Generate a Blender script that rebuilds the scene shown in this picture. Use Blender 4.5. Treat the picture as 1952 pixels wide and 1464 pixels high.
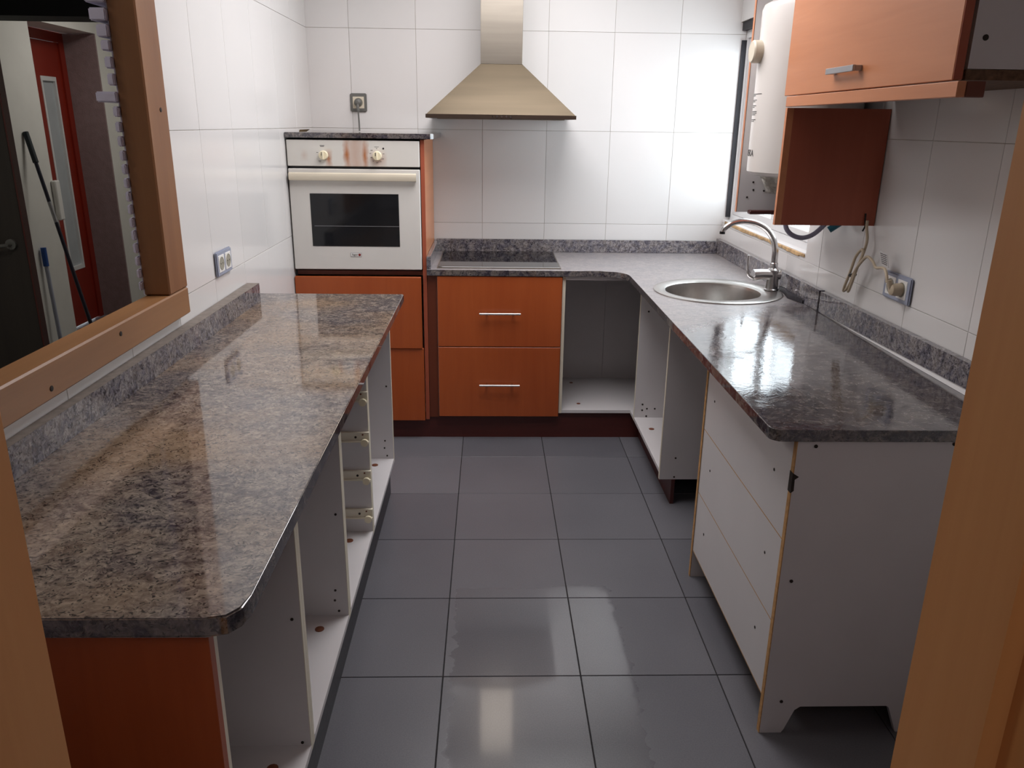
import bpy, bmesh, math, random
from mathutils import Vector, Matrix
random.seed(7)
S = bpy.context.scene
C = S.collection
for o_ in list(bpy.data.objects): bpy.data.objects.remove(o_)
PI = math.pi

def lin(r, g, b):
    f = lambda c: (c/255/12.92 if c/255 <= .04045 else ((c/255+.055)/1.055)**2.4)
    return (f(r), f(g), f(b), 1)

# ------------------------------------------------------------------ camera
cam = bpy.data.cameras.new('camera'); co = bpy.data.objects.new('camera', cam); C.objects.link(co)
CX, CY, CZ, YAW, PIT, ROL, FPX = 0.9236, -4.3541, 1.5246, 0.0303, -0.3158, 0.0132, 1514.8
fw = Vector((math.sin(YAW)*math.cos(PIT), math.cos(YAW)*math.cos(PIT), math.sin(PIT)))
rt = fw.cross(Vector((0, 0, 1))).normalized(); up = rt.cross(fw)
r2 = math.cos(ROL)*rt + math.sin(ROL)*up; u2 = -math.sin(ROL)*rt + math.cos(ROL)*up
m = Matrix(((r2.x, u2.x, -fw.x, CX), (r2.y, u2.y, -fw.y, CY), (r2.z, u2.z, -fw.z, CZ), (0, 0, 0, 1)))
co.matrix_world = m
cam.sensor_width = 36; cam.lens = FPX*36/1952; cam.clip_start = .02
S.camera = co
# ------------------------------------------------------------------ light
S.view_settings.view_transform = 'Standard'; S.view_settings.look = 'None'
S.view_settings.gamma = 1; S.view_settings.use_curve_mapping = False
S.view_settings.exposure = 0.0
w = bpy.data.worlds.new('world'); S.world = w; w.use_nodes = True
w.node_tree.nodes['Background'].inputs[0].default_value = (.86, .93, 1, 1)
w.node_tree.nodes['Background'].inputs[1].default_value = 6.6
def area(name, loc, rot, sx, sy, power, col):
    l = bpy.data.lights.new(name, 'AREA'); l.shape = 'RECTANGLE'; l.size = sx; l.size_y = sy; l.energy = power; l.color = col
    o = bpy.data.objects.new(name, l); o.location = loc; o.rotation_euler = rot; C.objects.link(o); return o
po = area('window_portal', (2.30, -.60, 1.54), (0, math.radians(90), 0), .96, 1.19, 1, (1, 1, 1)); po.data.cycles.is_portal = True
area('hall_fill', (.95, -5.2, 2.46), (0, 0, 0), .9, .9, 8, (1, .92, .92))  # added fill light behind the camera, not a real fitting
area('kitchen_fill', (1.05, -1.25, 2.47), (0, 0, 0), .9, 1.5, 34, (1, .97, .99))  # added soft fill from above, lifts floor and worktops
area('side_room_fill', (-1.1, 1.4, 2.46), (0, 0, 0), .6, .6, 8, (1, .96, .9))  # added fill for the far part of the side room
area('side_room_front_fill', (-1.0, -2.5, 2.46), (0, 0, 0), .5, .5, 10, (1, .96, .9))  # added fill that brightens the brick edging

# ------------------------------------------------------------------ materials
def mat(name): 
    m = bpy.data.materials.new(name); m.use_nodes = True
    nt = m.node_tree; b = nt.nodes['Principled BSDF']; return m, nt, b
def nd(nt, t, **kw):
    n = nt.nodes.new(t)
    for k, v in kw.items(): setattr(n, k, v)
    return n
def ramp(nt, src, stops):
    r = nd(nt, 'ShaderNodeValToRGB'); cr = r.color_ramp
    while len(cr.elements) < len(stops): cr.elements.new(.5)
    for e, (p, c) in zip(cr.elements, stops): e.position = p; e.color = c
    nt.links.new(src, r.inputs[0]); return r
def pos(nt, scale=(1, 1, 1)):
    g = nd(nt, 'ShaderNodeNewGeometry'); mp = nd(nt, 'ShaderNodeMapping'); mp.inputs['Scale'].default_value = scale
    nt.links.new(g.outputs['Position'], mp.inputs['Vector']); return mp.outputs['Vector']
def noise(nt, vec, scale, detail=4, rough=.5, dist=0):
    n = nd(nt, 'ShaderNodeTexNoise'); n.inputs['Scale'].default_value = scale; n.inputs['Detail'].default_value = detail
    n.inputs['Roughness'].default_value = rough; n.inputs['Distortion'].default_value = dist
    nt.links.new(vec, n.inputs['Vector']); return n.outputs['Fac']
def mixc(nt, fac, a, b, mode='MIX'):
    x = nd(nt, 'ShaderNodeMix', data_type='RGBA', blend_type=mode)
    for i, v in ((0, fac), (6, a), (7, b)):
        if hasattr(v, 'node'): nt.links.new(v, x.inputs[i])
        else: x.inputs[i].default_value = v
    return x.outputs[2]
def mth(nt, op, a, b=None, c=None):
    x = nd(nt, 'ShaderNodeMath', operation=op)
    for i, v in enumerate((a, b, c)):
        if v is None: continue
        if hasattr(v, 'node'): nt.links.new(v, x.inputs[i])
        else: x.inputs[i].default_value = v
    return x.outputs[0]
def bump(nt, b, h, strength=.2, dist=.01):
    n = nd(nt, 'ShaderNodeBump'); n.inputs['Strength'].default_value = strength; n.inputs['Distance'].default_value = dist
    nt.links.new(h, n.inputs['Height']); nt.links.new(n.outputs[0], b.inputs['Normal'])

def plain(name, col, rough=.5, metal=0, var=.06, vs=6, spec=.5, coat=0, stretch=(1, 1, 1), bmp=0):
    m, nt, b = mat(name); v = pos(nt, stretch); n = noise(nt, v, vs, 5)
    d = tuple(c*(1-var) for c in col[:3])+(1,); l = tuple(min(1, c*(1+var)) for c in col[:3])+(1,)
    r = ramp(nt, n, [(.3, d), (.7, l)]); nt.links.new(r.outputs[0], b.inputs['Base Color'])
    b.inputs['Roughness'].default_value = rough; b.inputs['Metallic'].default_value = metal
    b.inputs['Specular IOR Level'].default_value = spec; b.inputs['Coat Weight'].default_value = coat; b.inputs['Coat Roughness'].default_value = .12
    if bmp: bump(nt, b, noise(nt, v, vs*8, 3), bmp, .003)
    return m
def wood(name, c1, c2, axis='z', rough=.33, fine=28, var2=.5, spec=.5):
    m, nt, b = mat(name)
    sc = {'z': (1, 1, .06), 'y': (1, .06, 1), 'x': (.06, 1, 1)}[axis]
    v = pos(nt, sc); n1 = noise(nt, v, fine, 6, .6, .6); n2 = noise(nt, pos(nt, tuple(.3+.7*s for s in sc)), 3.5, 3)
    f = mth(nt, 'ADD', mth(nt, 'MULTIPLY', n1, 1-var2), mth(nt, 'MULTIPLY', n2, var2))
    r = ramp(nt, f, [(.34, c1), (.66, c2)]); nt.links.new(r.outputs[0], b.inputs['Base Color'])
    b.inputs['Roughness'].default_value = rough; b.inputs['Specular IOR Level'].default_value = spec
    bump(nt, b, n1, .05, .002); return m

M = {}
# glazed white wall tile: faint warm/cool variation per tile
def tile_mat(name, c1, c2, rough):
    m, nt, b = mat(name); oi = nd(nt, 'ShaderNodeObjectInfo'); n = noise(nt, pos(nt), 1.3, 3)
    f = mth(nt, 'ADD', mth(nt, 'MULTIPLY', oi.outputs['Random'], .4), mth(nt, 'MULTIPLY', n, .6))
    r = ramp(nt, f, [(.2, c1), (.8, c2)]); nt.links.new(r.outputs[0], b.inputs['Base Color'])
    b.inputs['Roughness'].default_value = rough
    bump(nt, b, noise(nt, pos(nt), 2.5, 2), .03, .01); return m
M['tile'] = tile_mat('white_glazed_tile', lin(214, 212, 210), lin(222, 219, 217), .16)
M['grout'] = plain('tile_grout', lin(176, 168, 156), .8, var=.2, vs=14)
M['plaster'] = plain('white_plaster', lin(226, 224, 218), .85, var=.03, bmp=.1)
M['frontplaster'] = plain('taupe_plaster', lin(190, 180, 181), .85)
M['hallplaster'] = plain('brown_hall_paint', lin(120, 104, 96), .85)
M['roughplaster'] = plain('mauve_rough_plaster', lin(150, 128, 128), .9, var=.1, vs=20, bmp=.8)
# dark porcelain floor with damp, shinier patches of their own outline
def floor_mat():
    m, nt, b = mat('dark_porcelain_floor'); oi = nd(nt, 'ShaderNodeObjectInfo'); v = pos(nt)
    n = noise(nt, v, 260, 2, .7); n2 = noise(nt, v, 2.2, 4)
    f = mth(nt, 'ADD', mth(nt, 'MULTIPLY', n, .5), mth(nt, 'ADD', mth(nt, 'MULTIPLY', n2, .3), mth(nt, 'MULTIPLY', oi.outputs['Random'], .2)))
    r = ramp(nt, f, [(.3, lin(88, 88, 94)), (.7, lin(112, 111, 116))]); nt.links.new(r.outputs[0], b.inputs['Base Color'])
    # damp mask
    wob = nd(nt, 'ShaderNodeTexNoise'); wob.inputs['Scale'].default_value = 5; wob.inputs['Detail'].default_value = 6
    nt.links.new(pos(nt, (1, 4, 1)), wob.inputs['Vector'])
    wv = nd(nt, 'ShaderNodeVectorMath', operation='MULTIPLY_ADD'); wv.inputs[1].default_value = (.09, .09, 0); wv.inputs[2].default_value = (-.045, -.045, 0)
    nt.links.new(wob.outputs['Color'], wv.inputs[0])
    ad = nd(nt, 'ShaderNodeVectorMath', operation='ADD'); nt.links.new(v, ad.inputs[0]); nt.links.new(wv.outputs[0], ad.inputs[1])
    sp = nd(nt, 'ShaderNodeSeparateXYZ'); nt.links.new(ad.outputs[0], sp.inputs[0])
    def box(x0, x1, y0, y1, e=.012):
        fs = []
        for s, a, z in ((sp.outputs[0], x0, 1), (sp.outputs[0], x1, -1), (sp.outputs[1], y0, 1), (sp.outputs[1], y1, -1)):
            q = nd(nt, 'ShaderNodeMapRange'); q.interpolation_type = 'SMOOTHSTEP'; q.inputs['From Min'].default_value = a-e*z; q.inputs['From Max'].default_value = a+e*z
            nt.links.new(s, q.inputs['Value']); fs.append(q.outputs[0])
        return mth(nt, 'MULTIPLY', mth(nt, 'MULTIPLY', fs[0], fs[1]), mth(nt, 'MULTIPLY', fs[2], fs[3]))
    wet = box(.82, 1.34, -3.3, -1.96); 
    keep = 1
    wet = mth(nt, 'MULTIPLY', wet, keep)
    rr = mth(nt, 'MULTIPLY_ADD', n2, .12, .30)
    ro = mth(nt, 'SUBTRACT', rr, mth(nt, 'MULTIPLY', wet, .20)); nt.links.new(ro, b.inputs['Roughness'])
    nt.links.new(mth(nt, 'MULTIPLY', wet, 1.0), b.inputs['Coat Weight']); b.inputs['Coat Roughness'].default_value = .06
    bump(nt, b, n, .10, .001); return m
M['floor'] = floor_mat()
M['floorgrout'] = plain('dark_floor_grout', lin(32, 30, 30), .9)
# polished multicolour granite: swirling grey, lilac, black and beige flecks
def granite(name, beige, tones, damp=False):
    m, nt, b = mat(name); v = pos(nt, (1, 1.15, 1.1))
    wp = nd(nt, 'ShaderNodeTexNoise'); wp.inputs['Scale'].default_value = 9; wp.inputs['Detail'].default_value = 3; nt.links.new(v, wp.inputs['Vector'])
    sw = nd(nt, 'ShaderNodeVectorMath', operation='MULTIPLY_ADD'); sw.inputs[1].default_value = (.05, .05, .05); nt.links.new(wp.outputs['Color'], sw.inputs[0]); nt.links.new(v, sw.inputs[2])
    n1 = noise(nt, sw.outputs[0], 74, 5, .66, .9); n2 = noise(nt, sw.outputs[0], 24, 4, .6, .8); n3 = noise(nt, v, 3.0, 3)
    base = ramp(nt, n1, list(zip((.36, .46, .56, .68), tones)))
    blot = ramp(nt, n2, [(.40, lin(58, 54, 66)), (.60, lin(150, 140, 130))])
    c = mixc(nt, .42, base.outputs[0], blot.outputs[0])
    patch = ramp(nt, n3, [(.40, (0, 0, 0, 1)), (.62, (1, 1, 1, 1))])
    c2 = mixc(nt, mth(nt, 'MULTIPLY', patch.outputs[0], beige), c, lin(166, 136, 102), 'MIX')
    fl = noise(nt, sw.outputs[0], 88, 3, .55, 1.6); fr = ramp(nt, fl, [(.37, (1, 1, 1, 1)), (.44, (0, 0, 0, 1))])
    c3 = mixc(nt, mth(nt, 'MULTIPLY', fr.outputs[0], .8), c2, lin(18, 15, 24))
    base_c = c3
    b.inputs['IOR'].default_value = 1.9
    if damp:
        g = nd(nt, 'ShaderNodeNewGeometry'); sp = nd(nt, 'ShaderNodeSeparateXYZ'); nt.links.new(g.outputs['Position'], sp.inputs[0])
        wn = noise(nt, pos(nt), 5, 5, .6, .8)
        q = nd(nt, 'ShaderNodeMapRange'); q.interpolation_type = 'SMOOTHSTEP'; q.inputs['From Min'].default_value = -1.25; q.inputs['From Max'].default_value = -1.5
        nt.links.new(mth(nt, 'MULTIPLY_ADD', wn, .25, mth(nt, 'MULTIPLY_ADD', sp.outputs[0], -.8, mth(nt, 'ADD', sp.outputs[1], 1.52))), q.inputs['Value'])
        ro = mth(nt, 'SUBTRACT', .36, mth(nt, 'MULTIPLY', q.outputs[0], .33)); nt.links.new(ro, b.inputs['Roughness'])
        dry_glare = mixc(nt, mth(nt, 'MULTIPLY', mth(nt, 'SUBTRACT', 1, q.outputs[0]), .34), c3, lin(186, 180, 182))  # pale glare haze by the sink, mixed into the base colour
        base_c = mixc(nt, mth(nt, 'MULTIPLY', q.outputs[0], .6), dry_glare, lin(150, 148, 156), 'MULTIPLY')
        hh = mth(nt, 'MULTIPLY', noise(nt, pos(nt), 70, 4, .7, 1.5), q.outputs[0])
        h2 = mth(nt, 'MULTIPLY', mth(nt, 'ADD', noise(nt, pos(nt), 9, 5, .65, 2.5), mth(nt, 'MULTIPLY', noise(nt, pos(nt), 34, 4, .6, 1.5), .4)), q.outputs[0])
        bump(nt, b, mth(nt, 'ADD', mth(nt, 'MULTIPLY', hh, .12), h2), .34, .0012)
    else:
        b.inputs['Roughness'].default_value = .06
    nt.links.new(base_c, b.inputs['Base Color'])
    return m
M['granite'] = granite('polished_granite', .46, [lin(44, 38, 44), lin(98, 88, 88), lin(142, 130, 122), lin(178, 164, 150)])
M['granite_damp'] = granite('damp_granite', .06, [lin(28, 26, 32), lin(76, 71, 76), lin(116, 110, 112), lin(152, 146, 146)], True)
M['granite_cool'] = granite('cool_grey_granite', .02, [lin(38, 36, 46), lin(92, 90, 100), lin(134, 132, 140), lin(172, 168, 170)])
M['granite_shade_side'] = granite('shaded_cut_granite', .02, [lin(18, 17, 22), lin(46, 43, 50), lin(78, 74, 80), lin(110, 104, 106)])  # cut slab sides; their weaker light is put into these darker tones
M['granite_edge'] = plain('cut_granite_edge', lin(46, 44, 50), .4, var=.5, vs=70)
M['granite_raw'] = plain('unpolished_granite', lin(128, 118, 110), .7, var=.2, vs=60)
M['orange'] = wood('cherry_veneer', lin(158, 72, 30), lin(174, 86, 40), 'z', .36)
M['cherry_lit'] = wood('glare_lit_cherry_veneer', lin(190, 120, 78), lin(204, 134, 92), 'y', .34)  # paler copy of the cherry, with glare put into its colour
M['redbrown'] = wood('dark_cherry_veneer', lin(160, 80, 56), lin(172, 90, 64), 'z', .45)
M['mahogany'] = wood('mahogany_plinth', lin(66, 24, 20), lin(84, 33, 26), 'x', .42)
M['filler'] = wood('dark_filler_board', lin(96, 42, 22), lin(110, 52, 28), 'z', .45)
M['pine'] = wood('varnished_pine', lin(128, 88, 54), lin(152, 108, 70), 'y', .40, 18)
M['pine_dark'] = wood('dark_varnished_pine', lin(118, 74, 42), lin(142, 96, 58), 'z', .42, 18)
M['lining'] = wood('door_lining_wood', lin(214, 148, 88), lin(226, 164, 104), 'z', .5, 14, .3)
M['melamine'] = plain('white_melamine', lin(212, 208, 208), .38, var=.02)
M['chip'] = plain('raw_chipboard', lin(186, 142, 92), .8, var=.2, vs=90)
M['chip_dark'] = plain('brown_chipboard', lin(104, 78, 58), .85, var=.4, vs=90)
M['edge_white'] = plain('cream_edge_band', lin(228, 220, 200), .4, var=.03)
M['hole'] = plain('screw_hole', lin(40, 30, 24), .8)
M['cap'] = plain('brown_cap', lin(120, 66, 40), .5)
M['steel'] = plain('brushed_steel', lin(168, 160, 148), .34, 1, .08, 30, stretch=(.05, 1, 1))
M['hoodband'] = plain('brown_steel_band', lin(112, 98, 88), .35, 1)
M['chrome'] = plain('brushed_chrome', lin(190, 188, 188), .2, 1, .03)
M['sinksteel'] = plain('sink_steel', lin(196, 192, 188), .28, 1, .05, 40)
M['hoodsteel'] = plain('warm_hood_steel', lin(98, 88, 74), .48, 1, .08, 25, stretch=(.06, 1, 1))
M['black'] = plain('black_plastic', lin(16, 15, 16), .4)
M['blackglass'] = plain('black_glass', lin(14, 14, 17), .04, var=0); M['blackglass'].node_tree.nodes['Principled BSDF'].inputs['IOR'].default_value = 2.1
M['ovenglass'] = plain('oven_glass', lin(22, 24, 27), .07, var=.02)
M['enamel'] = plain('boiler_enamel', lin(214, 208, 202), .25, var=.015)
M['cream'] = plain('cream_plastic', lin(214, 204, 184), .35, var=.05)
M['knob'] = plain('knob_plastic', lin(236, 226, 196), .35, var=.04)
M['greyframe'] = plain('blue_grey_plate', lin(150, 156, 174), .35, var=.04)
M['steelplate'] = plain('grey_metal_plate', lin(112, 112, 108), .4, .3)
M['socketwhite'] = plain('socket_white', lin(232, 230, 226), .3, var=.02)
M['socketwell'] = plain('socket_well', lin(150, 146, 132), .5)
M['greycable'] = plain('grey_cable', lin(104, 104, 100), .5)
M['beigecable'] = plain('beige_cable', lin(188, 172, 148), .5)
M['hose'] = plain('grey_hose', lin(142, 138, 158), .4, var=.1, vs=90)
M['teal'] = plain('teal_valve', lin(20, 96, 116), .35)
M['whiteframe'] = plain('white_window_frame', lin(226, 226, 226), .35, var=.02)
M['foam'] = plain('stained_foam_seal', lin(190, 158, 116), .9, var=.4, vs=30)
M['gasket'] = plain('dark_gasket', lin(30, 28, 34), .6)
M['mauve'] = plain('mauve_painted_brick', lin(200, 196, 216), .75, var=.06, bmp=.3)
M['reddoor'] = plain('red_door_paint', lin(138, 38, 22), .35, var=.06)
M['glassstrip'] = plain('pale_door_glass', lin(186, 192, 196), .15)
M['darkdoor'] = wood('dark_stained_wood', lin(40, 34, 30), lin(52, 46, 40), 'z', .5)
M['beam'] = plain('black_beam', lin(14, 13, 14), .8)
M['navy'] = plain('dark_broom_handle', lin(34, 34, 52), .4)
M['grip'] = plain('black_rubber_grip', lin(24, 34, 40), .6)
M['blue'] = plain('blue_grip', lin(40, 84, 160), .5)
M['mopshaft'] = plain('pale_mop_shaft', lin(176, 180, 196), .4)
M['silver'] = plain('silver_label', lin(170, 170, 174), .3, .4)
M['tag'] = plain('printed_tag', lin(200, 198, 196), .5)
M['ink'] = plain('grey_ink', lin(70, 68, 68), .6)
M['inkred'] = plain('red_ink', lin(130, 28, 26), .4)
M['silicone'] = plain('white_silicone', lin(232, 230, 230), .5)
M['paper'] = plain('brown_scrap', lin(96, 80, 56), .8, var=.3, vs=60)
M['wickerbristle'] = plain('broom_bristle', lin(60, 60, 80), .8)
def rusty():
    m, nt, b = mat('rust_stained_oven_panel'); g = nd(nt, 'ShaderNodeNewGeometry'); sp = nd(nt, 'ShaderNodeSeparateXYZ'); nt.links.new(g.outputs['Position'], sp.inputs[0])
    wob = mth(nt, 'MULTIPLY_ADD', noise(nt, pos(nt), 22, 4), .03, -.015)
    X = mth(nt, 'ADD', sp.outputs[0], wob); Z = sp.outputs[2]; tot = None
    def streak(x, w_, amp, z0=None, zr=None):
        d = mth(nt, 'ABSOLUTE', mth(nt, 'DIVIDE', mth(nt, 'SUBTRACT', X, x), w_)); f = mth(nt, 'MAXIMUM', mth(nt, 'SUBTRACT', 1, d), 0)
        f = mth(nt, 'POWER', f, .7)
        if z0 is not None:
            e = mth(nt, 'ABSOLUTE', mth(nt, 'DIVIDE', mth(nt, 'SUBTRACT', Z, z0), zr)); f = mth(nt, 'MULTIPLY', f, mth(nt, 'MAXIMUM', mth(nt, 'SUBTRACT', 1, e), 0))
        return mth(nt, 'MULTIPLY', f, amp)
    for a in ((.277, .022, 1, 1.385, .11), (.357, .018, 1, 1.38, .11), (.315, .06, .45), (.192, .018, .9, 1.365, .05), (.413, .045, .55, 1.365, .05), (.085, .02, .25, 1.38, .03)):
        s = streak(*a); tot = s if tot is None else mth(nt, 'MAXIMUM', tot, s)
    c = mixc(nt, tot, lin(218, 215, 208), lin(172, 98, 34)); nt.links.new(c, b.inputs['Base Color']); b.inputs['Roughness'].default_value = .3; return m
M['ovenpanel'] = rusty()
M['ovenwhite'] = plain('white_oven_enamel', lin(220, 217, 211), .25, var=.02)
def glass():
    m, nt, b = mat('window_glass'); nt.nodes.remove(b); t = nd(nt, 'ShaderNodeBsdfTransparent'); g = nd(nt, 'ShaderNodeBsdfGlossy'); g.inputs['Roughness'].default_value = .02
    t.inputs[0].default_value = (.95, .97, .97, 1); fr = nd(nt, 'ShaderNodeFresnel'); fr.inputs[0].default_value = 1.45; x = nd(nt, 'ShaderNodeMixShader')
    gb = nd(nt, 'ShaderNodeNewGeometry'); nt.links.new(mth(nt, 'MULTIPLY', fr.outputs[0], mth(nt, 'SUBTRACT', 1, gb.outputs['Backfacing'])), x.inputs[0]); nt.links.new(t.outputs[0], x.inputs[1]); nt.links.new(g.outputs[0], x.inputs[2])
    nt.links.new(x.outputs[0], nt.nodes['Material Output'].inputs[0]); return m
M['glass'] = glass()
def plasticbag():
    m, nt, b = mat('clear_plastic_bag'); b.inputs['Base Color'].default_value = lin(236, 232, 222); b.inputs['Roughness'].default_value = .15
    b.inputs['Alpha'].default_value = .8; bump(nt, b, noise(nt, pos(nt), 60, 3, .6, 2), .8, .006); return m
M['bag'] = plasticbag()

# ------------------------------------------------------------------ mesh helpers
class MB:
    def __init__(s): s.bm = bmesh.new()
    def _add(s, vs, fs):
        v = [s.bm.verts.new(p) for p in vs]; out = []
        for f in fs:
            try: out.append(s.bm.faces.new([v[i] for i in f]))
            except ValueError: pass
        return v, out
    def box(s, x0, x1, y0, y1, z0, z1, bev=0, seg=1, Mx=None):
        x0, x1 = min(x0, x1), max(x0, x1); y0, y1 = min(y0, y1), max(y0, y1); z0, z1 = min(z0, z1), max(z0, z1)
        P = [(x0, y0, z0), (x1, y0, z0), (x1, y1, z0), (x0, y1, z0), (x0, y0, z1), (x1, y0, z1), (x1, y1, z1), (x0, y1, z1)]
        v, f = s._add(P, [(3, 2, 1, 0), (4, 5, 6, 7), (0, 1, 5, 4), (1, 2, 6, 5), (2, 3, 7, 6), (3, 0, 4, 7)])
        n0 = set(s.bm.verts)-set(v)
        if bev:
            bmesh.ops.bevel(s.bm, geom=list({e for q in f for e in q.edges}), offset=bev, segments=seg, affect='EDGES', clamp_overlap=True)
        if Mx is not None:
            for q in s.bm.verts:
                if q not in n0: q.co = Mx @ q.co
        return s
    def hexa(s, P):   # 8 corners ordered bottom 4 ccw, top 4 ccw
        s._add(P, [(3, 2, 1, 0), (4, 5, 6, 7), (0, 1, 5, 4), (1, 2, 6, 5), (2, 3, 7, 6), (3, 0, 4, 7)]); return s
    def rings(s, R, close=False, cap0=True, cap1=True):
        n = len(R[0]); vs = [[s.bm.verts.new(p) for p in r] for r in R]
        for i in range(len(R)-1+(1 if close else 0)):
            a, b = vs[i], vs[(i+1) % len(R)]
            for k in range(n):
                s.bm.faces.new((a[k], a[(k+1) % n], b[(k+1) % n], b[k]))
        if not close:
            if cap0: s.bm.faces.new(list(reversed(vs[0])))
            if cap1: s.bm.faces.new(vs[-1])
        return s
    def circ(s, prof, c=(0, 0, 0), ax='z', n=32, cap0=True, cap1=True, Mx=None):
        # prof: list of (r, h [, dx, dy])
        R = []
        for p in prof:
            r, h = p[0], p[1]; dx, dy = (p[2], p[3]) if len(p) > 2 else (0, 0); ring = []
            for k in range(n):
                a = 2*PI*k/n; u, v = r*math.cos(a)+dx, r*math.sin(a)+dy
                q = {'z': (u, v, h), 'x': (h, u, v), 'y': (v, h, u)}[ax]
                q = Vector(q)+Vector(c); ring.append(Mx @ q if Mx is not None else q)
            R.append(ring)
        return s.rings(R, False, cap0, cap1)
    def tube(s, pts, r, n=10, smooth=0, radii=None):
        P = [Vector(p) for p in pts]
        if smooth:
            Q = []
            for i in range(len(P)-1):
                p0, p1, p2, p3 = P[max(i-1, 0)], P[i], P[i+1], P[min(i+2, len(P)-1)]
                for k in range(smooth):
                    t = k/smooth
                    Q.append(.5*((2*p1)+(p2-p0)*t+(2*p0-5*p1+4*p2-p3)*t*t+(3*p1-p0-3*p2+p3)*t**3))
            Q.append(P[-1]); P = Q
        R = []; nrm = None
        for i, p in enumerate(P):
            t = (P[min(i+1, len(P)-1)]-P[max(i-1, 0)]).normalized()
            if nrm is None:
                nrm = t.cross(Vector((0, 0, 1)) if abs(t.z) < .9 else Vector((1, 0, 0))).normalized()
            nrm = (nrm-t*nrm.dot(t)).normalized(); b = t.cross(nrm)
            rr = r if radii is None else radii[0]+(radii[1]-radii[0])*i/(len(P)-1)
            R.append([p+rr*(math.cos(2*PI*k/n)*nrm+math.sin(2*PI*k/n)*b) for k in range(n)])
        return s.rings(R)
    def prism(s, poly, a0, a1, ax='z', bev=0, holes=()):
        # polygon in the plane normal to ax, extruded from a0 to a1
        put = {'z': lambda u, v, h: (u, v, h), 'y': lambda u, v, h: (u, h, v), 'x': lambda u, v, h: (h, u, v)}[ax]
        if not holes:
            n = len(poly); v0 = [s.bm.verts.new(put(*p, a0)) for p in poly]; v1 = [s.bm.verts.new(put(*p, a1)) for p in poly]
            fs = [s.bm.faces.new(v0[::-1]), s.bm.faces.new(v1)]
            for k in range(n): fs.append(s.bm.faces.new((v0[k], v0[(k+1) % n], v1[(k+1) % n], v1[k])))
            if bev:
                es = list({e for e in fs[0].edges} | {e for e in fs[1].edges}); bmesh.ops.bevel(s.bm, geom=es, offset=bev, segments=2, affect='EDGES')
        else:
            es = []
            for loop in [poly]+list(holes):
                vs = [s.bm.verts.new(put(*p, a1)) for p in loop]
                es += [s.bm.edges.new((vs[k], vs[(k+1) % len(vs)])) for k in range(len(vs))]
            r = bmesh.ops.triangle_fill(s.bm, use_beauty=True, use_dissolve=False, edges=es)
            fs = [g for g in r['geom'] if isinstance(g, bmesh.types.BMFace)]
            ex = bmesh.ops.extrude_face_region(s.bm, geom=fs)
            d = Vector(put(0, 0, a0))-Vector(put(0, 0, a1))
            bmesh.ops.translate(s.bm, vec=d, verts=[g for g in ex['geom'] if isinstance(g, bmesh.types.BMVert)])
        return s
def wloc(o):
    v = Vector((0, 0, 0))
    while o is not None: v += o.location; o = o.parent
    return v
def obj(name, mb, material, parent=None, label=None, kind=None, ang=32):
    bm = mb.bm if isinstance(mb, MB) else mb
    bmesh.ops.recalc_face_normals(bm, faces=bm.faces)
    off = wloc(parent) if parent else Vector((0, 0, 0))
    if off.length: bmesh.ops.translate(bm, vec=-off, verts=bm.verts)
    me = bpy.data.meshes.new(name); bm.to_mesh(me); bm.free()
    me.materials.append(material if not isinstance(material, str) else M[material])
    me.shade_smooth(); me.set_sharp_from_angle(angle=math.radians(ang))
    o = bpy.data.objects.new(name, me); C.objects.link(o)
    if parent: o.parent = parent
    if label: o['label'] = label
    if kind: o['kind'] = kind
    return o
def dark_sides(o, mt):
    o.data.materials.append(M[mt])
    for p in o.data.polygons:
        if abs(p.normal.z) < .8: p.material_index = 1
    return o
def thing(name, label, cat, loc=(0, 0, 0), group=None):
    o = bpy.data.objects.new(name, None); o.empty_display_size = .05; C.objects.link(o); o.location = loc
    o['label'] = label; o['category'] = cat
    if group: o['group'] = group
    return o
def tag(o, label, cat, group=None):
    o['label'] = label; o['category'] = cat
    if group: o['group'] = group
    return o
def struct(name, mb=None, material=None, loc=(0, 0, 0)):
    if mb is None:
        o = bpy.data.objects.new(name, None); o.empty_display_size = .05; C.objects.link(o); o.location = loc
    else: o = obj(name, mb, material)
    o['kind'] = 'structure'; return o
B = lambda *a, **k: MB().box(*a, **k)
def text(name, body, size, Mx, material, parent, thick=.0004, shear=0):
    cu = bpy.data.curves.new(name, 'FONT'); cu.body = body; cu.size = size; cu.extrude = thick; cu.align_x = 'CENTER'; cu.align_y = 'CENTER'; cu.shear = shear
    t = bpy.data.objects.new(name, cu); C.objects.link(t); bpy.context.view_layer.update()
    dg = bpy.context.evaluated_depsgraph_get(); me = bpy.data.meshes.new_from_object(t.evaluated_get(dg)); bpy.data.objects.remove(t)
    off = wloc(parent)
    for v in me.vertices: v.co = (Mx(v.co) if callable(Mx) else Mx @ v.co) - off
    me.materials.clear(); me.materials.append(M[material]); o = bpy.data.objects.new(name, me); C.objects.link(o); o.parent = parent; return o
def frame(origin, u, n):   # local x=u, y=up, z=n
    u, n = Vector(u), Vector(n); v = n.cross(u); return Matrix(((u.x, v.x, n.x, origin[0]), (u.y, v.y, n.y, origin[1]), (u.z, v.z, n.z, origin[2]), (0, 0, 0, 1)))
def hole_disc(name, c, ax, r, material, parent):
    s = 1 if ax[0] == '+' else -1
    return obj(name, MB().circ([(r, -.001), (r, .0012), (r*.8, .0016)], c, ax[1], 12), material, parent)

# ------------------------------------------------------------------ room constants
WR, ZG, TH, TW, HC = 2.19, 1.017, .478, .335, 2.5
YF = -3.80      # kitchen-side face of doorway wall is at -3.70
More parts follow.
